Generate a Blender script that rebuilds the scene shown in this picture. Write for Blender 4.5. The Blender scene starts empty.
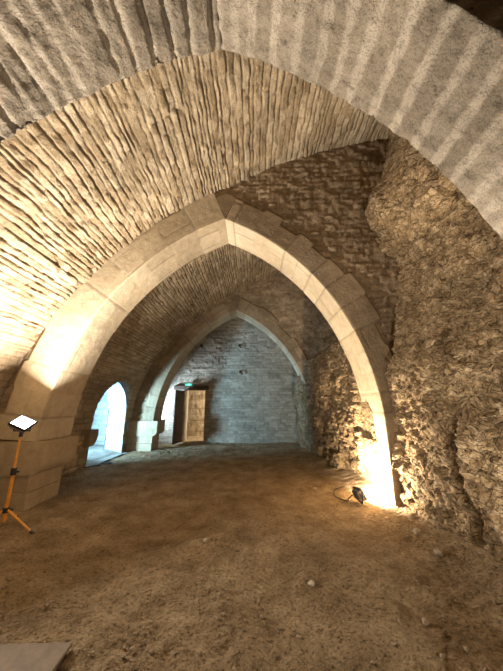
import bpy, bmesh, math, random
import numpy as np
from mathutils import Vector, Matrix
C = bpy.context.scene.collection
PI = math.pi
rng = random.Random(7)

# ------------------------------------------------------------------ noise
def _hash(ix, iy, iz, seed):
    M = np.uint64(0xFFFFFFFF)
    h = (ix.astype(np.int64)*374761393 + iy.astype(np.int64)*668265263 + iz.astype(np.int64)*2147483647 + seed*974634777)
    h = h.astype(np.uint64) & M
    h = ((h ^ (h >> np.uint64(13))) * np.uint64(1274126177)) & M
    h = ((h ^ (h >> np.uint64(16))) * np.uint64(2246822519)) & M
    h = (h ^ (h >> np.uint64(15))) & M
    return h.astype(np.float64)/4294967295.0
def vnoise(x, y, z, seed=0):
    x, y, z = np.broadcast_arrays(x, y, z)
    ix, iy, iz = np.floor(x), np.floor(y), np.floor(z)
    fx, fy, fz = x-ix, y-iy, z-iz
    fx = fx*fx*(3-2*fx); fy = fy*fy*(3-2*fy); fz = fz*fz*(3-2*fz)
    r = 0
    for dx in (0, 1):
        wx = fx if dx else 1-fx
        for dy in (0, 1):
            wy = fy if dy else 1-fy
            for dz in (0, 1):
                wz = fz if dz else 1-fz
                r = r + wx*wy*wz*_hash(ix+dx, iy+dy, iz+dz, seed)
    return r*2-1
def fbm(x, y, z, octv=4, seed=0, gain=.5):
    a, s, t = 1, 0, 0
    for o in range(octv):
        s = s + a*vnoise(x*2**o+o*7.3, y*2**o+o*3.1, z*2**o+o*5.7, seed+o); t += a; a *= gain
    return s/t
def worley(x, y, z, seed=0):
    """distance to nearest, second nearest and a random value of the nearest cell"""
    x, y, z = np.broadcast_arrays(x, y, z)
    ix, iy, iz = np.floor(x), np.floor(y), np.floor(z)
    d1 = np.full(x.shape, 9.); d2 = np.full(x.shape, 9.); rv = np.zeros(x.shape)
    for dx in (-1, 0, 1):
        for dy in (-1, 0, 1):
            for dz in (-1, 0, 1):
                cx, cy, cz = ix+dx, iy+dy, iz+dz
                px = cx+_hash(cx, cy, cz, seed); py = cy+_hash(cx, cy, cz, seed+1); pz = cz+_hash(cx, cy, cz, seed+2)
                d = np.sqrt((px-x)**2+(py-y)**2+(pz-z)**2)
                near = d < d1
                d2 = np.where(near, d1, np.minimum(d2, d)); d1 = np.where(near, d, d1)
                rv = np.where(near, _hash(cx, cy, cz, seed+3), rv)
    return d1, d2, rv

# ------------------------------------------------------------------ mesh helpers
def tag(o, label=None, cat=None, group=None, kind=None):
    if label: o['label'] = label
    if cat: o['category'] = cat
    if group: o['group'] = group
    if kind: o['kind'] = kind
    return o
def empty(name, loc, rz=0, **k):
    o = bpy.data.objects.new(name, None); C.objects.link(o)
    o.location = loc; o.rotation_euler = (0, 0, rz); o.empty_display_size = .1
    return tag(o, **k)
def grid_obj(name, P, col=None, mat=None, parent=None, keep=None, smooth=True, flip=False):
    n, m = P.shape[:2]
    idx = np.arange(n*m).reshape(n, m)
    q = np.stack([idx[:-1, :-1], idx[1:, :-1], idx[1:, 1:], idx[:-1, 1:]], -1)
    if keep is not None: q = q[keep]
    q = q.reshape(-1, 4)
    if flip: q = q[:, ::-1]
    me = bpy.data.meshes.new(name)
    me.from_pydata(P.reshape(-1, 3).tolist(), [], q.tolist())
    if col is not None:
        a = me.color_attributes.new('stone', 'FLOAT_COLOR', 'POINT')
        c = np.ones((n*m, 4)); c[:, :col.shape[-1]] = col.reshape(n*m, -1)
        a.data.foreach_set('color', c.ravel())
    if keep is not None:
        bm = bmesh.new(); bm.from_mesh(me)
        bmesh.ops.delete(bm, geom=[v for v in bm.verts if not v.link_faces], context='VERTS')
        bm.to_mesh(me); bm.free()
    if smooth: me.shade_smooth()
    o = bpy.data.objects.new(name, me); C.objects.link(o)
    if mat: me.materials.append(mat)
    if parent: o.parent = parent
    return o
def obj(name, bm, mat=None, parent=None, smooth=False):
    me = bpy.data.meshes.new(name); bm.to_mesh(me); bm.free()
    if smooth: me.shade_smooth()
    o = bpy.data.objects.new(name, me); C.objects.link(o)
    if mat: me.materials.append(mat)
    if parent: o.parent = parent
    return o
def add_box(bm, lo, hi, bev=0, mtx=None):
    r = bmesh.ops.create_cube(bm, size=1)
    vs = r['verts']
    for v in vs:
        v.co = Vector([lo[i]+(hi[i]-lo[i])*(v.co[i]+.5) for i in range(3)])
    es = list({e for v in vs for e in v.link_edges})
    out = vs
    if bev:
        rr = bmesh.ops.bevel(bm, geom=es, offset=bev, segments=2, affect='EDGES', profile=.5)
        out = list({v for f in rr['faces'] for v in f.verts} | {v for v in vs if v.is_valid})
    if mtx is not None:
        for v in out: v.co = mtx @ v.co
    return out
def add_tube(bm, pts, rad, seg=10, cap=True):
    pts = [Vector(p) for p in pts]
    if not isinstance(rad, (list, tuple)): rad = [rad]*len(pts)
    rings = []
    up = None
    for i, p in enumerate(pts):
        d = (pts[min(i+1, len(pts)-1)]-pts[max(i-1, 0)]).normalized()
        if up is None:
            up = Vector((0, 0, 1)) if abs(d.z) < .9 else Vector((1, 0, 0))
        a = d.cross(up).normalized(); b = a.cross(d).normalized(); up = b
        rings.append([bm.verts.new(p+(a*math.cos(t)+b*math.sin(t))*rad[i]) for t in [2*PI*k/seg for k in range(seg)]])
    for r0, r1 in zip(rings, rings[1:]):
        for k in range(seg):
            bm.faces.new((r0[k], r0[(k+1) % seg], r1[(k+1) % seg], r1[k]))
    if cap:
        bm.faces.new(rings[0][::-1]); bm.faces.new(rings[-1])

# ------------------------------------------------------------------ materials
def newmat(name):
    m = bpy.data.materials.new(name); m.use_nodes = True
    nt = m.node_tree; nt.nodes.clear()
    out = nt.nodes.new('ShaderNodeOutputMaterial'); b = nt.nodes.new('ShaderNodeBsdfPrincipled')
    nt.links.new(b.outputs[0], out.inputs[0])
    return m, nt, b
def N(nt, t, **k):
    n = nt.nodes.new(t)
    for a, v in k.items(): setattr(n, a, v)
    return n
def noise_tex(nt, co, scale, detail=5, rough=.6):
    n = N(nt, 'ShaderNodeTexNoise'); n.inputs['Scale'].default_value = scale
    n.inputs['Detail'].default_value = detail; n.inputs['Roughness'].default_value = rough
    nt.links.new(co, n.inputs['Vector']); return n.outputs['Fac']
def ramp(nt, fac, stops):
    r = N(nt, 'ShaderNodeValToRGB'); el = r.color_ramp.elements
    while len(el) < len(stops): el.new(.5)
    for e, (p, c) in zip(el, stops):
        e.position = p; e.color = (*c, 1) if len(c) == 3 else c
    nt.links.new(fac, r.inputs[0]); return r.outputs[0]
def mixc(nt, fac, a, b, mode='MIX'):
    m = N(nt, 'ShaderNodeMix', data_type='RGBA', blend_type=mode)
    for s, v in ((m.inputs[0], fac), (m.inputs[6], a), (m.inputs[7], b)):
        if hasattr(v, 'links') or isinstance(v, bpy.types.NodeSocket): nt.links.new(v, s)
        elif isinstance(v, (int, float)): s.default_value = v
        else: s.default_value = (*v, 1)
    return m.outputs[2]
def stone_mat(name, dark, mid, light, mortar, jw=1., bump=.5, bscale=60, pit=.5, stain=.35, rough=.9):
    """stone: per-stone tint (attribute R), joint mask (G), noise mottling, pits and stains"""
    m, nt, b = newmat(name)
    tc = N(nt, 'ShaderNodeTexCoord').outputs['Object']
    at = N(nt, 'ShaderNodeAttribute', attribute_name='stone')
    sp = N(nt, 'ShaderNodeSeparateColor'); nt.links.new(at.outputs['Color'], sp.inputs[0])
    n1 = noise_tex(nt, tc, 9, 8, .65)
    ad = N(nt, 'ShaderNodeMath', operation='MULTIPLY_ADD'); nt.links.new(sp.outputs[0], ad.inputs[0]); ad.inputs[1].default_value = .55
    sc = N(nt, 'ShaderNodeMath', operation='MULTIPLY_ADD'); nt.links.new(n1, sc.inputs[0]); sc.inputs[1].default_value = .9; sc.inputs[2].default_value = -.22
    nt.links.new(sc.outputs[0], ad.inputs[2])
    c = ramp(nt, ad.outputs[0], [(.12, dark), (.5, mid), (.88, light)])
    jm = N(nt, 'ShaderNodeMath', operation='MULTIPLY'); nt.links.new(sp.outputs[1], jm.inputs[0]); jm.inputs[1].default_value = jw
    c = mixc(nt, jm.outputs[0], c, mortar)
    st = noise_tex(nt, tc, 1.1, 4, .6)
    sr = ramp(nt, st, [(.38, (1-stain,)*3), (.62, (1, 1, 1))])
    c = mixc(nt, 1., c, sr, 'MULTIPLY')
    pn = noise_tex(nt, tc, bscale, 3, .7)
    pr = ramp(nt, pn, [(.36, (1-pit,)*3), (.5, (1, 1, 1))])
    c = mixc(nt, 1., c, pr, 'MULTIPLY')
    nt.links.new(c, b.inputs['Base Color']); b.inputs['Roughness'].default_value = rough
    b.inputs['Specular IOR Level'].default_value = .2
    b1 = N(nt, 'ShaderNodeBump'); b1.inputs['Strength'].default_value = bump; b1.inputs['Distance'].default_value = .02
    nt.links.new(pn, b1.inputs['Height'])
    b2 = N(nt, 'ShaderNodeBump'); b2.inputs['Strength'].default_value = bump; b2.inputs['Distance'].default_value = .04
    nt.links.new(noise_tex(nt, tc, bscale*.3, 5, .6), b2.inputs['Height']); nt.links.new(b1.outputs[0], b2.inputs['Normal'])
    nt.links.new(b2.outputs[0], b.inputs['Normal'])
    return m
def plain(name, col, rough=.6, metal=0, var=.15, scale=20, bump=.1):
    m, nt, b = newmat(name)
    tc = N(nt, 'ShaderNodeTexCoord').outputs['Object']
    n = noise_tex(nt, tc, scale)
    c = ramp(nt, n, [(.3, tuple(x*(1-var) for x in col)), (.7, tuple(min(1, x*(1+var)) for x in col))])
    nt.links.new(c, b.inputs['Base Color']); b.inputs['Roughness'].default_value = rough; b.inputs['Metallic'].default_value = metal
    if bump:
        bp = N(nt, 'ShaderNodeBump'); bp.inputs['Strength'].default_value = bump; bp.inputs['Distance'].default_value = .01
        nt.links.new(n, bp.inputs['Height']); nt.links.new(bp.outputs[0], b.inputs['Normal'])
    return m
def emis(name, col, s):
    m, nt, b = newmat(name)
    b.inputs['Base Color'].default_value = (*col, 1); b.inputs['Emission Color'].default_value = (*col, 1); b.inputs['Emission Strength'].default_value = s
    return m

M = {}
M['vault'] = stone_mat('vault_stone', (.30, .215, .12), (.47, .36, .225), (.62, .50, .34), (.27, .20, .12), .75, .6, 55, .35, .25)
M['ashlar'] = stone_mat('ashlar_stone', (.42, .32, .20), (.55, .44, .29), (.68, .57, .41), (.30, .23, .15), .8, .22, 90, .18, .2)
M['ribrough'] = stone_mat('rib_rough_stone', (.215, .17, .12), (.31, .255, .185), (.44, .37, .28), (.52, .44, .335), .8, .7, 70, .4, .3)
M['weathered_shaded'] = stone_mat('weathered_shaded_ashlar_stone', (.25, .18, .105), (.37, .275, .17), (.49, .38, .25), (.22, .16, .10), .8, .4, 70, .3, .3)  # weathered brown arch faces, with shade also put into the colour
M['rubble'] = stone_mat('rubble_wall_stone', (.29, .205, .12), (.42, .31, .19), (.54, .42, .28), (.31, .22, .135), .8, .7, 50, .4, .3)
M['rock'] = stone_mat('rock_face_stone', (.29, .195, .10), (.48, .335, .18), (.67, .51, .31), (.20, .13, .065), .7, .7, 40, .4, .3)
M['back'] = stone_mat('end_wall_stone', (.30, .25, .18), (.42, .355, .26), (.53, .46, .35), (.30, .25, .18), .7, .4, 50, .25, .25)
M['white'] = stone_mat('pale_passage_stone', (.34, .35, .33), (.44, .45, .43), (.55, .56, .53), (.28, .29, .27), .6, .3, 50, .12, .12)
M['warm'] = stone_mat('warm_passage_stone', (.38, .28, .16), (.52, .40, .25), (.65, .52, .35), (.3, .22, .13), .7, .4, 50, .3, .2)

def crevices(m, scales, dark, dist):
    nt = m.node_tree; b = next(n for n in nt.nodes if n.type == 'BSDF_PRINCIPLED')
    base = b.inputs['Base Color'].links[0].from_socket; nrm = b.inputs['Normal'].links[0].from_socket
    tc = N(nt, 'ShaderNodeTexCoord').outputs['Object']
    wn = N(nt, 'ShaderNodeTexNoise'); wn.inputs['Scale'].default_value = 5; wn.inputs['Detail'].default_value = 4; nt.links.new(tc, wn.inputs['Vector'])
    wv = N(nt, 'ShaderNodeVectorMath', operation='MULTIPLY_ADD'); nt.links.new(wn.outputs['Color'], wv.inputs[0]); wv.inputs[1].default_value = (.3, .3, .3); nt.links.new(tc, wv.inputs[2])
    mp = N(nt, 'ShaderNodeMapping'); mp.inputs['Scale'].default_value = (1, .75, 1.5); nt.links.new(wv.outputs[0], mp.inputs['Vector'])
    for sc, dk, ds in zip(scales, dark, dist):
        v = N(nt, 'ShaderNodeTexVoronoi', feature='DISTANCE_TO_EDGE'); v.inputs['Scale'].default_value = sc; nt.links.new(mp.outputs[0], v.inputs['Vector'])
        vc = N(nt, 'ShaderNodeTexVoronoi'); vc.inputs['Scale'].default_value = sc; nt.links.new(mp.outputs[0], vc.inputs['Vector'])
        e = ramp(nt, v.outputs['Distance'], [(.0, (0, 0, 0)), (.10, (1, 1, 1))])
        hs = N(nt, 'ShaderNodeSeparateColor'); nt.links.new(vc.outputs['Color'], hs.inputs[0])
        hh = N(nt, 'ShaderNodeMath', operation='MULTIPLY_ADD'); nt.links.new(hs.outputs[0], hh.inputs[0]); hh.inputs[1].default_value = .7; nt.links.new(e, hh.inputs[2])
        bp = N(nt, 'ShaderNodeBump'); bp.inputs['Strength'].default_value = .9; bp.inputs['Distance'].default_value = ds
        nt.links.new(hh.outputs[0], bp.inputs['Height']); nt.links.new(nrm, bp.inputs['Normal']); nrm = bp.outputs[0]
        base = mixc(nt, 1., base, ramp(nt, v.outputs['Distance'], [(.0, (1-dk,)*3), (.06, (1, 1, 1))]), 'MULTIPLY')
        base = mixc(nt, 1., base, ramp(nt, hs.outputs[1], [(0, (.78, .76, .74)), (1, (1.0, 1.0, 1.0))]), 'MULTIPLY')
    nt.links.new(base, b.inputs['Base Color']); nt.links.new(nrm, b.inputs['Normal'])
crevices(M['rock'], (4.2, 11), (.2, .3), (.018, .012))
# dirt floor
m, nt, b = newmat('dirt'); M['dirt'] = m
tc = N(nt, 'ShaderNodeTexCoord').outputs['Object']
c = ramp(nt, noise_tex(nt, tc, 2.2, 9, .68), [(.3, (.25, .17, .09)), (.5, (.46, .33, .19)), (.7, (.66, .50, .31))])
c = mixc(nt, 1., c, ramp(nt, noise_tex(nt, tc, 34, 6, .75), [(.34, (.32, .30, .26)), (.5, (1, 1, 1))]), 'MULTIPLY')
c = mixc(nt, ramp(nt, noise_tex(nt, tc, 75, 2, .5), [(.64, (0, 0, 0)), (.72, (.7, .7, .7))]), c, (.52, .43, .30))
nt.links.new(c, b.inputs['Base Color']); b.inputs['Roughness'].default_value = .95; b.inputs['Specular IOR Level'].default_value = .15
b1 = N(nt, 'ShaderNodeBump'); b1.inputs['Strength'].default_value = 1; b1.inputs['Distance'].default_value = .05
nt.links.new(noise_tex(nt, tc, 38, 6, .7), b1.inputs['Height'])
b2 = N(nt, 'ShaderNodeBump'); b2.inputs['Strength'].default_value = .9; b2.inputs['Distance'].default_value = .14
nt.links.new(noise_tex(nt, tc, 9, 4, .6), b2.inputs['Height']); nt.links.new(b1.outputs[0], b2.inputs['Normal']); nt.links.new(b2.outputs[0], b.inputs['Normal'])

M['orange'] = plain('orange_paint', (.85, .36, .04), .4)
M['black'] = plain('black_plastic', (.02, .02, .02), .5)
M['alu'] = plain('cast_aluminium', (.30, .30, .31), .4, .8)
M['wood'] = plain('dark_wood', (.075, .05, .03), .7, 0, .4, 12, .4)
M['board'] = plain('board', (.20, .145, .09), .8, 0, .3, 9, .3)
M['iron'] = plain('rusty_iron', (.05, .035, .025), .7, .3)
M['lens'] = emis('led_lens', (1, .93, .82), 30)
M['lens_low'] = emis('led_lens_warm', (1, .88, .7), 60)
M['lens_cool'] = emis('led_lens_cool', (.7, .88, 1), 30)
M['exit'] = emis('exit_green', (.02, .6, .32), 1.0)
M['exitw'] = emis('exit_white', (.6, 1, .85), 1.2)
M['pebble'] = plain('pebble_stone', (.34, .26, .17), .9, 0, .4, 40, .3)
M['pale'] = plain('pale_rubble', (.55, .46, .34), .9, 0, .3, 30, .5)

# ------------------------------------------------------------------ masonry pattern
def masonry(U, V, ch, sw, joint, depth, amp, rough, seed, wav=.02, hv=.35, wv=.5, rscale=9., softn=.5, vj=1.):
    """courses stacked along U (height ch), stones along V (width sw). returns displacement and colour channels"""
    r = np.random.RandomState(seed)
    Uw = U + wav*fbm(U*1.3, V*1.3, 0*U+seed, 3, seed)+wav*.4*vnoise(U*7, V*7, 0*U, seed+5)
    Vw = V + wav*.8*fbm(U*2.1, V*2.1, 0*U+seed+9, 3, seed+3)
    u0, u1 = Uw.min()-.5, Uw.max()+.5
    b = [u0]
    while b[-1] < u1: b.append(b[-1]+ch*(1+hv*(r.rand()*2-1)))
    b = np.array(b); k = np.clip(np.searchsorted(b, Uw)-1, 0, len(b)-2)
    du = np.minimum(Uw-b[k], b[k+1]-Uw)
    dv = np.full(U.shape, 9.); rnd = np.zeros(U.shape); rnd2 = np.zeros(U.shape)
    v0, v1 = Vw.min()-.5, Vw.max()+.5
    for kk in np.unique(k):
        s = k == kk
        bb = [v0-r.rand()*sw]
        while bb[-1] < v1: bb.append(bb[-1]+sw*(1+wv*(r.rand()*2-1)))
        bb = np.array(bb); rr = r.rand(len(bb)); r2 = r.rand(len(bb))
        j = np.clip(np.searchsorted(bb, Vw[s])-1, 0, len(bb)-2)
        dv[s] = np.minimum(Vw[s]-bb[j], bb[j+1]-Vw[s]); rnd[s] = rr[j]; rnd2[s] = r2[j]
    d = np.minimum(du, dv+(1-vj)*joint*1.2)
    d = d + joint*.5*vnoise(U*14, V*14, 0*U, seed+8)
    e = np.clip((d-joint*.5)/(joint*softn+1e-6), 0, 1); e = e*e*(3-2*e)
    disp = -depth*(1-e)*(.6+.4*vnoise(U*3, V*3, 0*U, seed+11)) + amp*(rnd-.5) + rough*fbm(U*rscale, V*rscale, 0*U+3, 4, seed+20)*(.4+.6*e)
    col = np.stack([rnd2, 1-e, rnd], -1)
    return disp, col

def steps(segs):
    out = [segs[0][0]]
    for a, b_, st in segs:
        n = max(1, round((b_-a)/st)); out += list(np.linspace(a, b_, n+1)[1:])
    return np.array(out)
def resample(pts, ds):
    """smooth (Catmull-Rom) resample of a 2-D polyline to spacing ds"""
    pts = np.array(pts, float); p = np.vstack([2*pts[0]-pts[1], pts, 2*pts[-1]-pts[-2]])
    out = []
    for i in range(1, len(p)-2):
        for t in np.linspace(0, 1, 60, endpoint=False):
            a, b_, c_, d_ = p[i-1:i+3]
            out.append(.5*((2*b_)+(-a+c_)*t+(2*a-5*b_+4*c_-d_)*t*t+(-a+3*b_-3*c_+d_)*t**3))
    out.append(pts[-1]); out = np.array(out)
    L = np.r_[0, np.cumsum(np.linalg.norm(np.diff(out, axis=0), axis=1))]
    s = np.linspace(0, L[-1], int(L[-1]/ds)+1)
    q = np.stack([np.interp(s, L, out[:, 0]), np.interp(s, L, out[:, 1])], -1)
    return q, s
def normals2(q):
    t = np.gradient(q, axis=0); t /= np.linalg.norm(t, axis=1)[:, None]
    return t

YB = 12.2                      # end wall
YF = -4.0                      # wall behind the viewer
RIBS = [(1.17, 2.0), (4.74, 5.56), (10.2, 11.0)]

# ------------------------------------------------------------------ left wall + vault (one continuous curve)
prof = [(-4.42, -.1), (-4.38, .6), (-4.33, 1.2), (-4.24, 1.8), (-3.97, 2.59), (-3.38, 3.51), (-2.62, 4.45), (-1.72, 5.26), (-.24, 6.18), (1.05, 6.78), (2.96, 7.33), (4.4, 7.55)]
q, s = resample(prof, .0145)
t2 = normals2(q); n2 = np.stack([t2[:, 1], -t2[:, 0]], -1)       # pointing to the inside
Y = steps([(YF, 1.6, .25), (1.6, 5.0, .028), (5.0, 5.5, .08), (5.5, 10.3, .045), (10.3, YB+.05, .08)])
S, T = np.meshgrid(s, Y, indexing='ij')
disp, col = masonry(S, T,   .105, .30, .015, .036, .024, .034, 3, wav=.03, hv=.45, wv=.6, rscale=8, vj=.45)
disp = disp+.018*fbm(S*1.4, T*1.4, 0*S, 3, 91)
disp2, col2 = masonry(S, T, .15, .34, .02, .03, .02, .02, 4, wav=.02, hv=.25)
lowmask = np.clip((S-2.2)/.9, 0, 1)                                # neater squared blocks low down, thin ragged slabs above
disp = disp*lowmask+disp2*(1-lowmask); col = col*lowmask[..., None]+col2*(1-lowmask)[..., None]
Pv = np.stack([q[:, 0][:, None]+n2[:, 0][:, None]*disp, T, q[:, 1][:, None]+n2[:, 1][:, None]*disp], -1)
isp = int(np.searchsorted(q[:, 1], 2.45))
# openings in the left wall
def in_arch(y, z, y0, y1, zs, zt, z0=-1):
    yc = (y0+y1)/2; a = (y1-y0)/2
    top = zs+(zt-zs)*np.sqrt(np.clip(1-((y-yc)/a)**2, 0, 1))
    return (y > y0) & (y < y1) & (z < top) & (z > z0)
OPN = (7.75, 9.72, 1.3, 2.30)
OP2 = (11.15, 11.98, 1.3, 2.15)
SLT = (9.95, 10.14, .66, 1.06)
Pl = Pv[:isp+1]; cc = (Pl[:-1, :-1]+Pl[1:, 1:])/2
hole = in_arch(cc[..., 1], cc[..., 2], *OPN) | in_arch(cc[..., 1], cc[..., 2], *OP2) | ((cc[..., 1] > SLT[0]) & (cc[..., 1] < SLT[1]) & (cc[..., 2] > SLT[2]) & (cc[..., 2] < SLT[3]))
tag(grid_obj('wall_left', Pl, col[:isp+1], M['rubble'], keep=~hole), kind='structure')
tag(grid_obj('ceiling', Pv[isp:], col[isp:], M['vault']), kind='structure')

# reveal of the archway and slit through the thick wall, plus the daylit passage behind
def reveal(name, outline, x0, x1, mat, parent=None):
    pts, L = [], [0]
    for a, b_ in zip(outline, outline[1:]):
        n = max(1, int(math.dist(a, b_)/.05))
        for k in range(n): pts.append((a[0]+(b_[0]-a[0])*k/n, a[1]+(b_[1]-a[1])*k/n))
    pts.append(outline[-1]); pts = np.array(pts)
    Ls = np.r_[0, np.cumsum(np.linalg.norm(np.diff(pts, axis=0), axis=1))]
    X = np.linspace(x0, x1, 16)
    U, V = np.meshgrid(Ls, X, indexing='ij')
    d, c_ = masonry(U, V, .24, .35, .015, .015, .015, .012, 31, wav=.01)
    t = np.gradient(pts, axis=0); t /= np.linalg.norm(t, axis=1)[:, None]
    nn = np.stack([t[:, 1], -t[:, 0]], -1)
    Pq = np.stack([V, pts[:, 0][:, None]+nn[:, 0][:, None]*(d+.0), pts[:, 1][:, None]+nn[:, 1][:, None]*d], -1)
    return grid_obj(name, Pq, c_, mat, parent)
def arch_outline(y0, y1, zs, zt, z0=-.1):
    yc = (y0+y1)/2; a = (y1-y0)/2
    o = [(y0, z0), (y0, zs)]
    o += [(yc-a*math.cos(t), zs+(zt-zs)*math.sin(t)) for t in np.linspace(0, PI, 15)[1:-1]]
    return o+[(y1, zs), (y1, z0)]
tag(reveal('trim_1', arch_outline(*OPN), -4.36, -4.95, M['white']), kind='structure')
tag(reveal('trim_2', [(SLT[0], SLT[2]), (SLT[0], SLT[3]), (SLT[1], SLT[3]), (SLT[1], SLT[2]), (SLT[0], SLT[2])], -4.36, -4.95, M['white']), kind='structure')
tag(reveal('trim_4', arch_outline(*OP2), -4.36, -4.95, M['white']), kind='structure')
# outer side of the left wall towards the passage
def flat_wall(name, org, ud, vd, ul, vl, res, mat, patt, keepf=None, flip=False, nrm=None):
    u = np.linspace(0, ul, int(ul/res)+1); v = np.linspace(0, vl, int(vl/res)+1)
    U, V = np.meshgrid(u, v, indexing='ij')
    d, c_ = masonry(U, V, **patt)
    org, ud, vd = np.array(org, float), np.array(ud, float), np.array(vd, float)
    nn = np.array(nrm, float)
    Pq = org+U[..., None]*ud+V[..., None]*vd+d[..., None]*nn
    keep = None
    if keepf is not None:
        cc = (Pq[:-1, :-1]+Pq[1:, 1:])/2; keep = keepf(cc)
    return grid_obj(name, Pq, c_, mat, keep=keep, flip=flip)
blk = dict(ch=.26, sw=.5, joint=.014, depth=.012, amp=.012, rough=.006, seed=41, wav=.01)
tag(flat_wall('wall_passage_side', (-4.95, 5.6, -.1), (0, 0, 1), (0, 1, 0), 3.4, 7.1, .06, M['white'], blk, nrm=(-1, 0, 0),
    keepf=lambda c: ~(in_arch(c[..., 1], c[..., 2], *OPN) | in_arch(c[..., 1], c[..., 2], *OP2) | ((c[..., 1] > SLT[0]-.03) & (c[..., 1] < SLT[1]+.03) & (c[..., 2] > SLT[2]-.03) & (c[..., 2] < SLT[3]+.03)))), kind='structure')
tag(flat_wall('wall_passage_outer', (-6.1, 5.6, -.1), (0, 0, 1), (0, 1, 0), 3.4, 7.1, .04, M['white'], dict(blk, seed=43, depth=.02), nrm=(1, 0, 0)), kind='structure')
tag(flat_wall('wall_passage_near', (-6.15, 5.65, -.1), (0, 0, 1), (1, 0, 0), 3.4, 1.3, .08, M['white'], dict(blk, seed=44), nrm=(0, 1, 0)), kind='structure')
tag(flat_wall('wall_passage_far', (-6.15, 10.6, -.1), (0, 0, 1), (1, 0, 0), 3.4, 1.22, .03, M['white'], dict(blk, seed=45, depth=.025, amp=.03, ch=.22, sw=.42), nrm=(0, -1, 0)), kind='structure')
tag(flat_wall('wall_passage_end', (-6.15, 12.65, -.1), (0, 0, 1), (1, 0, 0), 3.4, 1.3, .08, M['white'], dict(blk, seed=46), nrm=(0, -1, 0)), kind='structure')
# paved passage floor, sloping up a little from the hall
u = np.linspace(-6.15, -4.2, 40); v = np.linspace(5.6, 12.7, 140)
U, V = np.meshgrid(u, v, indexing='ij'); Z = np.clip((-4.35-U)*.22, 0, .14)+.02*fbm(U*3, V*3, 0*U, 3, 9)+.01
Z = np.where(U > -4.5, np.minimum(Z, .02), Z)
inb = lambda U, V: (U[:-1, :-1] < -4.9) | ((V[:-1, :-1] > OPN[0]-.1) & (V[:-1, :-1] < OPN[1]+.1)) | ((V[:-1, :-1] > OP2[0]) & (V[:-1, :-1] < OP2[1]))
o = grid_obj('floor_passage', np.stack([U, V, Z], -1), None, plain('passage_dust', (.34, .32, .27), .95, 0, .2, 14, .5), keep=inb(U, V), flip=False)
tag(o, kind='structure')

# ------------------------------------------------------------------ right side: ragged rock-like wall
zc = steps([(-.1, 6.2, .024), (6.2, 7.7, .05)])
Y = steps([(YF, 1.8, .2), (1.8, 2.2, .05), (2.2, 5.6, .024), (5.6, 8, .036), (8, YB+.05, .06)])
Zg, Yg = np.meshgrid(zc, Y, indexing='ij')
# base distance from the centre line as a function of height, near bay and far bay
zb = [-.1, .5, 1.2, 2.1, 2.6, 3.2, 3.9, 4.35, 4.5, 4.9, 5.3, 5.8, 6.4, 7.1, 7.7]
xb = [2.38, 2.34, 2.33, 2.40, 2.62, 2.76, 2.80, 2.78, 2.58, 2.50, 2.50, 2.62, 2.80, 2.92, 3.0]
zf = [-.1, .8, 1.8, 2.6, 3.1, 3.5, 4.2, 5.5, 7.7]
xf = [2.28, 2.16, 2.12, 2.16, 2.25, 2.80, 2.95, 3.0, 3.05]
w = np.clip((Yg-4.9)/.5, 0, 1)
X0 = np.interp(Zg, zb, xb)*(1-w)+(np.interp(Zg, zf, xf)-.25*np.clip((Yg-6)/5, 0, 1))*w
ang = Zg+.12*fbm(Yg*.8, Zg*.8, 0*Zg, 3, 60)
wob = lambda f, sd: .6/f*fbm(Zg*f*.8, Yg*f*.8, 0*Zg+sd, 3, sd)
d1, d2, rv = worley(ang*2.3+wob(2.3, 61)*2.3, Yg*1.7+wob(2.3, 62)*1.7, 0*Zg+.5, 63)
e1, e2, ev = worley(ang*7.5+wob(7, 64)*4, Yg*4.6+wob(7, 65)*4, 0*Zg+.5, 66)
g1, g2, gv = worley(ang*17+wob(17, 67)*6, Yg*12+wob(17, 68)*6, 0*Zg+.5, 69)
big = .13*(rv-.5)+.16*fbm(Yg*.9, Zg*.9, 0*Zg+5, 3, 70)+.22*np.exp(-((Zg-5.15)/.55)**2-((Yg-4.2)/.55)**2)
mid_ = .06*(ev-.5)-.028*np.clip(1-(e2-e1)/.12, 0, 1)*(.3+1.4*np.clip(vnoise(Yg*1.7, Zg*1.7, 0*Zg, 77)+.3, 0, 1))
fine = .032*(gv-.5)-.018*np.clip(1-(g2-g1)/.2, 0, 1)
fr = .05*fbm(Yg*9, Zg*16, 0*Zg, 5, 71, .62)
out = (big+mid_+fine+fr)
pmask = np.clip(1-np.abs(Yg-5.1)/.45, 0, 1)*np.clip((4.9-Zg)/.5, 0, 1)
out = out*(1-.6*pmask)
# vertical crack near the viewer and the separate nearer block
crk = np.exp(-((Yg-3.26-.10*np.sin(Zg*2.1)-.05*vnoise(Zg*3, 0*Zg, 0*Zg, 5))/.045)**2)*np.clip((1.7-Zg)/.6, 0, 1)
out = out-.30*crk+.12*np.clip((3.22-Yg)/.2, 0, 1)*np.clip((1.6-Zg)/.4, 0, 1)
Xg = X0-out
Xg = np.where((Yg > 4.6) & (Yg < 5.7), np.maximum(Xg, 2.16+.05*(Zg > 1.0)), Xg)
Yd = Yg+.03*fbm(Yg*9, Zg*9, 0*Zg+8, 3, 72)*((Yg > 2) & (Yg < 12))
Zd = Zg-.05*np.clip(out-.02, 0, .2)*4*.3+.025*fbm(Yg*9, Zg*9, 0*Zg+18, 3, 73)
cr = np.clip(1-(e2-e1)/.07, 0, 1)*.5+np.clip(1-(g2-g1)/.12, 0, 1)*.3+crk
col = np.stack([.45*ev+.55*gv, np.clip(cr, 0, 1), rv], -1)
tag(grid_obj('wall_right', np.stack([Xg, Yd, Zd], -1), col, M['rock'], flip=True), kind='structure')

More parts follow.
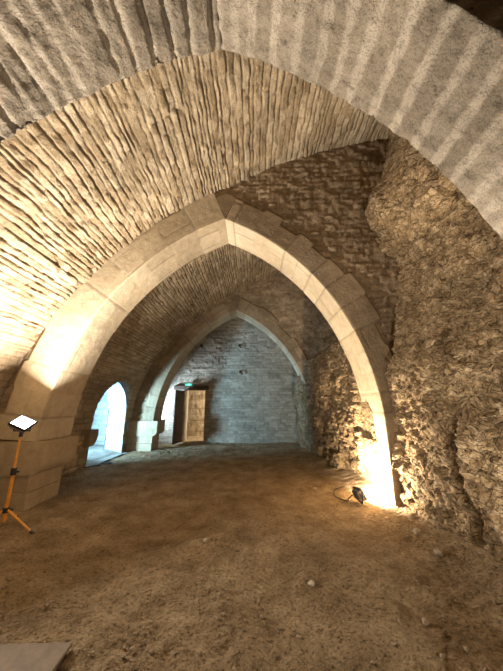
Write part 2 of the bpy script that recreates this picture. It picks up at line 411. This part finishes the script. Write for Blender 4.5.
# ------------------------------------------------------------------ end wall with doorway
DR = (-2.98, -2.04, 2.22)
u = steps([(-.1, 7.6, .035)]); v = steps([(-4.6, 3.2, .035)])
U, V = np.meshgrid(u, v, indexing='ij')
d, c_ = masonry(U, V, .125, .30, .016, .018, .02, .014, 51, wav=.02, hv=.25)
Pb = np.stack([V, YB-d, U], -1); cc = (Pb[:-1, :-1]+Pb[1:, 1:])/2
hole = (cc[..., 0] > DR[0]) & (cc[..., 0] < DR[1]) & (cc[..., 2] < DR[2])
tag(grid_obj('wall_back', Pb, c_, M['back'], keep=~hole, flip=False), kind='structure')
# door reveal, and the passage beyond the door
bm = bmesh.new()
add_box(bm, (DR[0]-.12, YB+.03, -.1), (DR[0]+.01, YB+.9, DR[2]+.2), .01)
add_box(bm, (DR[1]-.01, YB+.03, -.1), (DR[1]+.12, YB+.9, DR[2]+.2), .01)
add_box(bm, (DR[0]-.1, YB+.03, DR[2]-.01), (DR[1]+.1, YB+.9, DR[2]+.2), .01)
tag(obj('trim_3', bm, M['back']), kind='structure')
pat = dict(ch=.22, sw=.38, joint=.02, depth=.03, amp=.03, rough=.02, seed=52, wav=.02)
tag(flat_wall('wall_beyond_door', (-4.8, 15.0, -.1), (0, 0, 1), (.99, -.10, 0), 4.5, 5.0, .05, M['warm'], pat, nrm=(0, -1, 0)), kind='structure')
bm = bmesh.new(); add_box(bm, (-6, YB+.05, -.2), (.2, 15.2, -.02)); tag(obj('floor_beyond_door', bm, M['dirt']), kind='structure')
bm = bmesh.new(); add_box(bm, (-4.9, YB+.9, -.1), (-4.7, 15.2, 3.4)); tag(obj('wall_beyond_left', bm, M['warm']), kind='structure')

# ------------------------------------------------------------------ wall behind the viewer
bm = bmesh.new(); add_box(bm, (-4.8, YF-.3, -.1), (4.6, YF, 7.9)); tag(obj('wall_front', bm, M['rubble']), kind='structure')

# ------------------------------------------------------------------ dirt floor
u = steps([(-4.6, 2.9, .027)]); v = steps([(YF, 1.6, .25), (1.6, 4.5, .02), (4.5, 8, .04), (8, YB+.3, .07)])
U, V = np.meshgrid(u, v, indexing='ij')
def floor_z(x, y):
    x = np.asarray(x, float); y = np.asarray(y, float)
    h = .05*fbm(x*.7, y*.7, 0*x, 3, 80)+.028*fbm(x*3, y*3, 0*x, 3, 81)
    h = h*np.clip((x+3.9)/.8, .15, 1)+.10*np.clip((x-1.75)/.6, 0, 1)**1.5*np.clip(1.2+.8*vnoise(x*0, y*1.3, 0*x, 83), 0, 2)
    return h-.015
Z = floor_z(U, V)+.022*fbm(U*11, V*14, 0*U, 3, 82)
e1, e2, ev = worley(U*15, V*15, 0*U+.5, 84)
Z = Z+.014*np.clip(.28-e1, 0, 1)/.28*(ev > .72)*((V > 1.5) & (V < 7))
tag(grid_obj('floor', np.stack([U, V, Z], -1), None, M['dirt']), kind='structure')

# ------------------------------------------------------------------ transverse arches
def arc3(a, b_, c_, ds=.03):
    (x1, y1), (x2, y2), (x3, y3) = a, b_, c_
    D = 2*(x1*(y2-y3)+x2*(y3-y1)+x3*(y1-y2))
    cx = ((x1*x1+y1*y1)*(y2-y3)+(x2*x2+y2*y2)*(y3-y1)+(x3*x3+y3*y3)*(y1-y2))/D
    cy = ((x1*x1+y1*y1)*(x3-x2)+(x2*x2+y2*y2)*(x1-x3)+(x3*x3+y3*y3)*(x2-x1))/D
    R = math.hypot(x1-cx, y1-cy); t0 = math.atan2(y1-cy, x1-cx); t1 = math.atan2(y3-cy, x3-cx)
    if t0 < 0 and a[0] < cx: t0 += 2*PI
    n = int(abs(t1-t0)*R/ds)
    th = np.linspace(t0, t1, n+1)
    q = np.stack([cx+R*np.cos(th), cy+R*np.sin(th)], -1)
    nr = np.stack([-np.cos(th), -np.sin(th)], -1)      # towards the centre = inside
    return q, nr, R*abs(th-t0)
def half_ring(name, pts, foot, yf, yb, depth, mat, pat, vh, seed, parent, jag=.12, proj=.03, ds=.03, dy=.03, face=None):
    """one half of a pointed arch: front face, soffit and back face in one sweep; outer edge of the blocks is uneven"""
    q, nr, s = arc3(*pts, ds=ds)
    if foot is not None and foot < q[0, 1]-.05:
        n = int((q[0, 1]-foot)/ds); zz = np.linspace(foot, q[0, 1], n, endpoint=False)
        ex = np.stack([np.full(n, q[0, 0]), zz], -1)
        q = np.vstack([ex, q]); nr = np.vstack([np.repeat(nr[:1], n, 0), nr]); s = np.r_[zz-q[n, 1], s]
    r = np.random.RandomState(seed)
    b = [s[0]-vh*r.rand()]
    while b[-1] < s[-1]: b.append(b[-1]+vh*(1+.25*(r.rand()*2-1)))
    b = np.array(b); k = np.clip(np.searchsorted(b, s, side='right')-1, 0, len(b)-2)
    ro = depth+jag*(r.rand(len(b))*2-1)[k]
    du = np.minimum(s-b[k], b[k+1]-s)
    tint = r.rand(len(b)); off = (r.rand(len(b))-.5)
    # cross-section: (radial fraction, y, section length)
    nf = max(3, int(depth/dy)); ny = int((yb-yf)/dy)
    cs = [('o', 1., yf+.08)]+[('f', 1-i/nf, yf-proj) for i in range(nf)]+[('s', 0, yf-proj+(yb-yf+2*proj)*i/ny) for i in range(ny+1)]+[('b', (i+1)/nf, yb+proj) for i in range(nf)]
    m_ = len(cs)
    rad = np.array([c_[1] for c_ in cs]); yy = np.array([c_[2] for c_ in cs])
    A = np.zeros((len(s), m_, 3)); Nn = np.zeros((len(s), m_, 3)); V = np.zeros((len(s), m_))
    A[..., 0] = q[:, 0][:, None]-nr[:, 0][:, None]*rad*ro[:, None]
    A[..., 2] = q[:, 1][:, None]-nr[:, 1][:, None]*rad*ro[:, None]
    A[..., 1] = yy
    lens = np.r_[0, np.cumsum([.03 if cs[i+1][0] != cs[i][0] else max(abs(cs[i+1][1]-cs[i][1])*depth, abs(cs[i+1][2]-cs[i][2])) for i in range(m_-1)])]
    V[:] = lens
    for j, c_ in enumerate(cs):
        if c_[0] == 'f' or c_[0] == 'o': Nn[:, j] = (0, -1, 0)
        elif c_[0] == 'b': Nn[:, j] = (0, 1, 0)
        else:
            Nn[:, j, 0] = nr[:, 0]; Nn[:, j, 2] = nr[:, 1]
    S = np.repeat(s[:, None], m_, 1)
    # stones across the section
    dd, cc_ = masonry(S, V, sw=pat['sw'], ch=99, joint=pat['joint'], depth=0, amp=0, rough=pat['rough'], seed=seed+1, wav=pat.get('wav', .01), rscale=pat.get('rscale', 9), wv=.3)
    # joints between voussoirs
    W = pat.get('wav', .01)*fbm(S*2, V*2, 0*S, 3, seed+2)
    S2 = S+W
    k2 = np.clip(np.searchsorted(b, S2)-1, 0, len(b)-2)
    du = np.minimum(S2-b[k2], b[k2+1]-S2)+pat['joint']*.3*vnoise(S*12, V*12, 0*S, seed+4)
    j = pat['joint']; e = np.clip((du-j*.5)/(j*.6), 0, 1); e = e*e*(3-2*e)
    hsh = _hash(k2, np.floor((V+off[k2]*pat['sw'])/pat['sw']*(1 if pat.get('cross', 1) else 0)), 0*k2, seed)
    # cross joint inside the course
    vv = (V+off[k2]*pat['sw'])/pat['sw']; fv = np.abs(vv-np.round(vv))*pat['sw']
    if pat.get('cross', 1):
        ec = np.clip((fv-j*.4)/(j*.5), 0, 1); e = np.minimum(e, ec)
    D = pat['depth']*-(1-e)*(1+pat.get('gap', 0)*vnoise(S*2.3, V*1.7, 0*S, seed+7))+pat['amp']*(hsh-.5)+dd
    A = A+Nn*D[..., None]
    col = np.stack([.5*hsh+.5*tint[k2], 1-e, hsh], -1)
    o = grid_obj(name, A, col, mat, parent, flip=True if pts[0][0] < 0 else False)
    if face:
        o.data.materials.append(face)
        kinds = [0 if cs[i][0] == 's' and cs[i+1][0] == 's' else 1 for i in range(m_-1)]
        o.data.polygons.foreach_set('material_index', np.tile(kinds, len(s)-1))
    return o, q, nr

def spandrel(name, outline_l, outline_r, y, mat, seed, parent, back, res=.035):
    """rubble wall standing on the arch and closing the space up to the vault"""
    ql = np.array(outline_l); qr = np.array(outline_r)
    u = np.arange(-.1, 7.7, res); v = np.arange(-4.5, 3.2, res)
    U, V = np.meshgrid(u, v, indexing='ij')
    d, c_ = masonry(U, V, .11, .19, .02, .022, .03, .03, seed, wav=.06, hv=.45, wv=.6, rscale=10)
    def inside(x, z):
        # inside the arch opening enlarged by a margin
        xl = np.interp(z, ql[:, 1], ql[:, 0], left=ql[0, 0]); xr = np.interp(z, qr[:, 1], qr[:, 0], left=qr[0, 0])
        return (x > xl) & (x < xr) & (z < ql[-1, 1])
    objs = []
    for yy, sg in ((y, -1), (back, 1)):
        Pq = np.stack([V, yy+sg*d, U], -1); cc = (Pq[:-1, :-1]+Pq[1:, 1:])/2
        out = cc[..., 0]
        hole = inside(cc[..., 0], cc[..., 2])
        xv = np.interp(cc[..., 2], [p[1] for p in prof], [p[0] for p in prof])
        hole |= cc[..., 0] < xv-.15
        objs.append(grid_obj(name if sg < 0 else name, Pq, c_, mat, parent, keep=~hole, flip=(sg > 0)))
    return objs

def off_outline(pts, m_):
    q, nr, s = arc3(*pts, ds=.05); q = q-nr*m_
    q = q[np.argsort(q[:, 1])]
    return q
def pier_bm(yf, yb, x_in, x_wall, zt):
    bm = bmesh.new()
    # two drums of large blocks
    rr = random.Random(int(yf*10)); z = -.15
    for zz in (zt*.48, zt):
        add_box(bm, (x_wall, yf+rr.uniform(-.008, .008), z), (x_in+rr.uniform(-.008, .008), yb, zz-.006), .012)
        z = zz
    return bm
def corbel_bm(yf, yb, x_in, x_wall, z0, z1, pr):
    bm = bmesh.new()
    pro = [(x_wall, z1), (x_in+pr, z1), (x_in+pr-.005, z0+.17)]
    for t in np.linspace(0, PI/2, 8)[1:]:
        pro.append((x_in+pr-.005-(pr-.01)*(1-math.cos(t)), z0+.17-.15*math.sin(t)))
    pro += [(x_wall, z0)]
    f0 = [bm.verts.new((x, yf, z)) for x, z in pro]; f1 = [bm.verts.new((x, yb, z)) for x, z in pro]
    bm.faces.new(f0[::-1]); bm.faces.new(f1)
    for i in range(len(pro)): bm.faces.new((f0[i], f0[(i+1) % len(pro)], f1[(i+1) % len(pro)], f1[i]))
    bmesh.ops.recalc_face_normals(bm, faces=bm.faces)
    bmesh.ops.bevel(bm, geom=[e for e in bm.edges if e.calc_face_angle(0) > .6], offset=.008, segments=2, affect='EDGES')
    return bm

ash = dict(sw=.46, joint=.010, depth=.006, amp=.006, rough=.006, wav=.004, rscale=12, cross=1)
rgh = dict(sw=.48, joint=.05, depth=.002, amp=.018, rough=.034, wav=.05, rscale=13, cross=0)
rgl = dict(sw=.6, joint=.035, depth=.018, amp=.03, rough=.045, wav=.03, rscale=7, cross=0, gap=2.5)
AR = [
    dict(L=((-3.6, 1.0), (-2.36, 3.9), (-.32, 5.2)), R=((2.5, 1.0), (1.80, 3.49), (-.32, 5.2))),
    dict(L=((-3.53, 1.0), (-2.86, 3.2), (-.53, 5.22)), R=((2.24, 1.0), (1.86, 2.89), (-.53, 5.22))),
    dict(L=((-3.53, 1.0), (-2.90, 3.15), (-.62, 5.22)), R=((2.24, 1.0), (1.80, 2.89), (-.62, 5.22))),
]
labs = ['broad rough stone arch passing overhead closest to the viewer',
        'tall pointed stone arch in the middle with pale dressed soffit beside the tripod lamp',
        'small distant pointed stone arch framing the end wall and doorway']
arches = []
for i, ((yf, yb), a) in enumerate(zip(RIBS, AR)):
    e = empty('pointed_arch', (0, 0, 0), label=labs[i], cat='arch', group=None)
    fine_ = (.02, .025) if i < 2 else (.05, .05)
    if i == 0:
        half_ring('arch_ring', a['L'], None, yf, yb, .6, M['ribrough'], rgl, .19, 101, e, .02, .0, .018, .02)
        half_ring('arch_ring', a['R'], -.1, yf, yb, .6, M['ribrough'], rgh, .21, 115, e, .02, .0, .018, .02)
    else:
        _, ql_, nl_ = half_ring('arch_ring', a['L'], None, yf, yb, (.68, .42)[i-1], M['ashlar'], ash, .48, 120+i, e, .08, .03, .03, .03, face=None if i == 1 else M['weathered_shaded'])
        _, qr_, nr_ = half_ring('arch_ring', a['R'], -.1, yf, yb, .50, M['ashlar'], ash, .42, 130+i, e, .12, .02, .03, .03, face=M['weathered_shaded'])
        bm = bmesh.new(); dl = .55; A0 = ql_[-1]
        tri = [A0+(0, .03), A0-nl_[-1]*dl+(.0, 0), A0+(0, .62), A0-nr_[-1]*dl]
        f0 = [bm.verts.new((p_[0], yf-.025, p_[1])) for p_ in tri]; f1 = [bm.verts.new((p_[0], yb, p_[1])) for p_ in tri]
        bm.faces.new(f0); bm.faces.new(f1[::-1])
        for k in range(4): bm.faces.new((f0[k], f1[k], f1[(k+1) % 4], f0[(k+1) % 4]))
        bmesh.ops.recalc_face_normals(bm, faces=bm.faces)
        obj('keystone', bm, M['weathered_shaded'], e)
    o = obj('pier', pier_bm(yf-.02, yb-.06, a['L'][0][0], -4.6, .5), M['ashlar'], e)
    o = obj('corbel', corbel_bm(yf-.06, yb+.02, a['L'][0][0], -4.6, .47, 1.0, .17), M['ashlar'], e)
    mk = .07
    spandrel('spandrel', off_outline(a['L'], mk), off_outline(a['R'], mk), yf+.01, M['rubble'], 140+i, e, yb-.01, .035 if i == 1 else .06)

# ------------------------------------------------------------------ doorway: lintel, exit sign, open leaf
bm = bmesh.new(); add_box(bm, (-3.42, YB-.10, 2.20), (-1.90, YB+.25, 2.38), .015)
tag(obj('door_lintel', bm, M['wood']), 'dark timber beam spanning the doorway in the end wall', 'lintel')
d_ = empty('exit_sign', (-2.77, YB-.13, 2.38), label='small glowing green exit sign on the beam above the doorway', cat='exit sign')
bm = bmesh.new(); add_box(bm, (-.15, -.02, 0), (.15, .03, .085), .006); obj('housing', bm, M['black'], d_)
bm = bmesh.new(); add_box(bm, (-.14, -.028, .008), (.14, -.018, .077), .003); obj('green_panel', bm, M['exit'], d_)
bm = bmesh.new()
add_box(bm, (.01, -.034, .018), (.05, -.026, .068)); obj('doorway_symbol', bm, M['exitw'], d_); bm = bmesh.new(); add_tube(bm, [(-.06, -.03, .022), (-.04, -.03, .045), (-.025, -.03, .022)], .005, 6); add_tube(bm, [(-.04, -.03, .042), (-.034, -.03, .064)], .006, 6)
obj('running_figure_symbol', bm, M['exitw'], d_)
lf = empty('door_1', (-2.97, YB-.02, 0), math.radians(-102), kind='structure')
bm = bmesh.new()
for k in range(6): add_box(bm, (.02+k*.13, -.02, .04), (.145+k*.13, .02, 2.16), .006)
obj('door_leaf', bm, M['wood'], lf)
bm = bmesh.new()
for z in (.35, 1.15, 1.9): add_box(bm, (.02, .02, z), (.78, .045, z+.11), .006)
obj('batten', bm, M['wood'], lf)
bm = bmesh.new(); add_tube(bm, [(.72, -.02, 1.05), (.72, -.07, 1.05), (.62, -.07, 1.05)], .01, 8); obj('door_handle', bm, M['iron'], lf)

# ------------------------------------------------------------------ projecting stone in the near jamb of the archway
bm = bmesh.new()
pro = [(OPN[0]-.25, .92), (OPN[0]+.17, .92), (OPN[0]+.19, .78), (OPN[0]+.13, .62), (OPN[0]+.02, .52), (OPN[0]-.25, .5)]
f0 = [bm.verts.new((-4.24, y, z)) for y, z in pro]; f1 = [bm.verts.new((-4.8, y, z)) for y, z in pro]
bm.faces.new(f0); bm.faces.new(f1[::-1])
for i in range(len(pro)): bm.faces.new((f0[i], f1[i], f1[(i+1) % 6], f0[(i+1) % 6]))
bmesh.ops.recalc_face_normals(bm, faces=bm.faces); bmesh.ops.bevel(bm, geom=bm.edges[:], offset=.012, segments=2, affect='EDGES')
tag(obj('jamb_stone', bm, M['rubble']), 'worn stone block jutting from the left jamb of the daylit archway', 'stone block')

# iron hooks on the end wall
hl = ['small iron hook high on the end wall, left one close to the arch', 'small iron hook high on the end wall, nearest below the arch point', 'small iron hook on the end wall, lowest of the three']
for (x, z), l in zip(((-2.32, 4.2), (-.56, 4.2), (-.50, 3.0)), hl):
    h = empty('wall_hook', (x, YB, z), label=l, cat='hook', group='iron hooks on the end wall')
    bm = bmesh.new(); add_box(bm, (-.05, -.05, -.05), (.05, .02, .05), .008); obj('plate', bm, M['iron'], h)
    bm = bmesh.new(); add_tube(bm, [(0, -.03, 0), (0, -.16, -.01), (.02, -.20, -.07), (.06, -.17, -.13), (.10, -.12, -.11)], .022, 8); obj('hook', bm, M['iron'], h)

# ------------------------------------------------------------------ floodlights
def flood_head(parent, mat_lens, w, h, mtx, name='lamp_head', t=.06):
    bm = bmesh.new()
    add_box(bm, (-w/2, -h/2, -t), (w/2, h/2, 0), .012, mtx)
    for k in range(7):
        x = -w*.4+k*w*.8/6
        add_box(bm, (x-.004, -h*.42, -t-.03), (x+.004, h*.42, -t+.01), 0, mtx)
    hd = obj(name, bm, M['alu'], parent)
    bm = bmesh.new()
    add_box(bm, (-w*.46, -h*.44, .001), (w*.46, h*.44, .006), 0, mtx); obj('lens', bm, mat_lens, hd)
    bm = bmesh.new()
    for a, b_ in (((-w/2-.012, -h/2-.012), (w/2+.012, -h/2)), ((-w/2-.012, h/2), (w/2+.012, h/2+.012)), ((-w/2-.012, -h/2), (-w/2, h/2)), ((w/2, -h/2), (w/2+.012, h/2))):
        add_box(bm, (a[0], a[1], -.02), (b_[0], b_[1], .014), 0, mtx)
    obj('bezel', bm, M['black'], hd)
    return hd
def aim(nrm, side=(1, 0, 0)):
    z = Vector(nrm).normalized(); x = Vector(side); x = (x-z*x.dot(z)).normalized(); y = z.cross(x)
    return Matrix((x, y, z)).transposed().to_4x4()
def area(name, loc, nrm, w, h, power, col, spread=180):
    l = bpy.data.lights.new(name, 'AREA'); l.shape = 'RECTANGLE'; l.size = w; l.size_y = h; l.energy = power; l.color = col; l.spread = math.radians(spread)
    o = bpy.data.objects.new(name, l); C.objects.link(o); o.location = loc
    o.rotation_euler = Vector(nrm).to_track_quat('-Z', 'Y').to_euler()
    return o

TP = (-3.24, 4.02)
tf = float(floor_z(*TP))
tr = empty('tripod_floodlight', (TP[0], TP[1], tf), label='work light switched on atop an orange tripod in front of the left pier', cat='floodlight')
bm = bmesh.new(); add_tube(bm, [(0, 0, .12), (0, 0, .72)], .022, 12); obj('lower_pole', bm, M['orange'], tr)
bm = bmesh.new(); add_tube(bm, [(0, 0, .70), (0, 0, 1.20)], .015, 12); obj('upper_pole', bm, M['orange'], tr)
bm = bmesh.new(); add_tube(bm, [(0, 0, .67), (0, 0, .76)], .034, 12); add_tube(bm, [(.02, 0, .715), (.085, -.02, .715)], .012, 8); obj('collar', bm, M['black'], tr)
bm = bmesh.new(); add_tube(bm, [(0, 0, .22), (0, 0, .28)], .04, 12); add_tube(bm, [(.02, 0, .25), (.08, .02, .25)], .012, 8); obj('leg_hub', bm, M['black'], tr)
for a in (-10, 112, 232):
    ca, sa = math.cos(math.radians(a)), math.sin(math.radians(a))
    bm = bmesh.new(); add_tube(bm, [(ca*.03, sa*.03, .25), (ca*.46, sa*.46, .02)], .014, 8)
    lg = obj('leg', bm, M['orange'], tr)
    bm = bmesh.new(); add_tube(bm, [(ca*.43, sa*.43, .032), (ca*.48, sa*.48, .008)], .02, 8); obj('rubber_foot', bm, M['black'], lg)
bm = bmesh.new(); add_tube(bm, [(0, 0, 1.16), (0, 0, 1.23)], .024, 10)
add_tube(bm, [(-.115, 0, 1.34), (-.115, 0, 1.24), (.115, 0, 1.24), (.115, 0, 1.34)], .01, 8); obj('bracket', bm, M['black'], tr)
nA = Vector((.43, -.37, .76)).normalized()
mt = Matrix.Translation((0, 0, 1.35)) @ aim(nA)
flood_head(tr, M['lens'], .215, .21, mt)
area('tripod_lamp_light', Vector((TP[0], TP[1], tf+1.35))+nA*.03, nA, .2, .2, 330, (1, .91, .80))

GP = (1.84, 5.10); gf = float(floor_z(*GP))+.02
gr = empty('ground_floodlight', (GP[0], GP[1], gf), label='small floodlight lying on the dirt against the glowing foot of the right wall', cat='floodlight')
nG = Vector((.84, .2, .48)).normalized()
mt = Matrix.Translation((0, 0, .13)) @ aim(nG, (0, 1, 0))
flood_head(gr, M['lens_low'], .22, .17, mt, t=.05)
bm = bmesh.new(); add_tube(bm, [(0, -.13, .14), (-.02, -.13, .012), (-.02, .13, .012), (0, .13, .14)], .01, 8); obj('bracket', bm, M['black'], gr)
area('ground_lamp_light', Vector((GP[0], GP[1], gf+.13))+nG*.03, nG, .2, .15, 190, (1, .82, .60))
# matching lamp at the foot of the nearest arch (outside the frame) and a cool lamp in the side passage
area('near_arch_lamp_light', (1.75, 1.55, .35), (-.38, .22, .92), .2, .15, 42, (1, .92, .82))
area('passage_lamp_light', (-5.88, 7.7, .8), (.78, 1, .2), .5, .5, 150, (.38, .70, 1), 95)
area('side_chamber_lamp_light', (-5.3, 11.25, 1.1), (.85, .42, .38), .5, .5, 160, (.54, .75, 1), 110)
area('door_daylight', (-.2, 13.9, 1.8), (-1, .15, 0), 1.2, 2.2, 170, (1, .86, .66))

# cables
def cable(name, pts, label, rad=.008):
    P_ = []
    pts = np.array(pts, float); p = np.vstack([2*pts[0]-pts[1], pts, 2*pts[-1]-pts[-2]])
    for i in range(1, len(p)-2):
        for t in np.linspace(0, 1, 8, endpoint=False):
            a, b_, c_, e_ = p[i-1:i+3]
            P_.append(.5*((2*b_)+(-a+c_)*t+(2*a-5*b_+4*c_-e_)*t*t+(-a+3*b_-3*c_+e_)*t**3))
    P_ = [(x, y, (float(floor_z(x, y))+rad+.006) if z == 0 or z < .03 else z) for x, y, z in P_]
    bm = bmesh.new(); add_tube(bm, P_, rad, 8)
    return tag(obj(name, bm, M['black'], smooth=True), label, 'cable')
cable('power_cable', [(1.72, 5.12, .1), (1.62, 5.2, 0), (1.5, 5.45, 0), (1.62, 5.8, 0), (1.9, 6.0, 0)], 'thin black cable trailing from the ground floodlight by the right wall')
cable('power_cable', [(-4.27, 7.55, .02), (-4.22, 7.75, 0), (-4.05, 7.85, 0), (-4.15, 8.02, 0), (-3.9, 8.05, 0), (-3.95, 8.25, 0), (-4.2, 8.3, 0)], 'black cable curled on the dirt at the sill of the daylit archway', .014)

# board lying bottom left
bz = float(floor_z(-1.6, 2.0))
bm = bmesh.new(); add_box(bm, (-.42, -.25, 0), (.42, .25, .02), .004)
o = obj('wooden_board', bm, M['board']); o.location = (-1.63, 2.035, bz+.012); o.rotation_euler = (0, 0, math.radians(2))
tag(o, 'flat brown board lying on the dirt at the lower left edge', 'board')

# ------------------------------------------------------------------ loose stones
def rock_bm(r, seed):
    bm = bmesh.new(); bmesh.ops.create_icosphere(bm, subdivisions=2, radius=r)
    rr = random.Random(seed); sx, sy, sz = rr.uniform(.8, 1.3), rr.uniform(.7, 1.1), rr.uniform(.5, .8)
    co = np.array([v.co[:] for v in bm.verts])/r
    nz = vnoise(co[:, 0]*1.6+seed, co[:, 1]*1.6, co[:, 2]*1.6, seed)
    for v, k in zip(bm.verts, nz): v.co = Vector((v.co.x*sx, v.co.y*sy, v.co.z*sz))*(1+.35*k)
    return bm
stones = [((2.08, 3.9), .05, 'pale', 'pale fist-sized stone on the dirt at the foot of the right wall, midway along'),
          ((1.32, 2.52), .032, 'pebble', 'small dark stone alone on the near dirt floor, right of centre'),
          ((.55, 2.95), .028, 'pale', 'small pale stone on the dirt right of centre, in front of the floodlight'),
          ((1.25, 5.9), .035, 'pale', 'small pale stone on the dirt to the left beyond the ground floodlight'),
          ((-.55, 3.75), .03, 'pale', 'small pale stone on the lighter dirt patch near centre left'),
          ((2.0, 3.35), .06, 'pebble', 'brown stone fallen at the cracked near part of the right wall')]
for k, ((x, y), r, mm, l) in enumerate(stones):
    o = obj('loose_stone', rock_bm(r, k+3), M[mm]); o.location = (x, y, float(floor_z(x, y))+r*.35); o.rotation_euler = (0, 0, k*1.3)
    tag(o, l, 'stone')
bm = bmesh.new()
for k in range(1500):
    y = 1.9+6*rng.random()**1.5; x = rng.uniform(-3.2, 2.2)
    if -2.1 < x < -1.15 and y < 2.35: continue
    if 1.4 < x < 2.1 and 4.9 < y < 6.2: continue
    if x > 1.85 and 3.2 < y < 3.5: continue
    r = rng.choice([.005, .006, .008, .008, .011, .015])
    rr = bmesh.ops.create_icosphere(bm, subdivisions=1, radius=r)
    z = float(floor_z(x, y))+r*.5
    sx, sy, sz = rng.uniform(.7, 1.4), rng.uniform(.7, 1.4), rng.uniform(.5, .9)
    for v in rr['verts']: v.co = Vector((x+v.co.x*sx*rng.uniform(.8, 1.2), y+v.co.y*sy*rng.uniform(.8, 1.2), z+v.co.z*sz))
tag(obj('gravel', bm, M['pebble']), 'fine brown gravel strewn over the dirt floor', 'gravel', kind='stuff')

# ------------------------------------------------------------------ daylight
w_ = bpy.data.worlds.new('sky'); bpy.context.scene.world = w_; w_.use_nodes = True
bg = w_.node_tree.nodes['Background']; bg.inputs[0].default_value = (.42, .72, 1.0, 1); bg.inputs[1].default_value = .35

# ------------------------------------------------------------------ camera
cam = bpy.data.cameras.new('camera'); co = bpy.data.objects.new('camera', cam); C.objects.link(co)
cam.sensor_fit = 'HORIZONTAL'; cam.sensor_width = 36; cam.lens = 36*270/503; cam.clip_start = .02
co.location = (0, 0, 1.6); co.rotation_euler = (math.radians(90+14.2), 0, 0)
sc = bpy.context.scene; sc.camera = co
sc.view_settings.view_transform = 'Standard'; sc.view_settings.look = 'None'; sc.view_settings.gamma = 1; sc.view_settings.exposure = .62
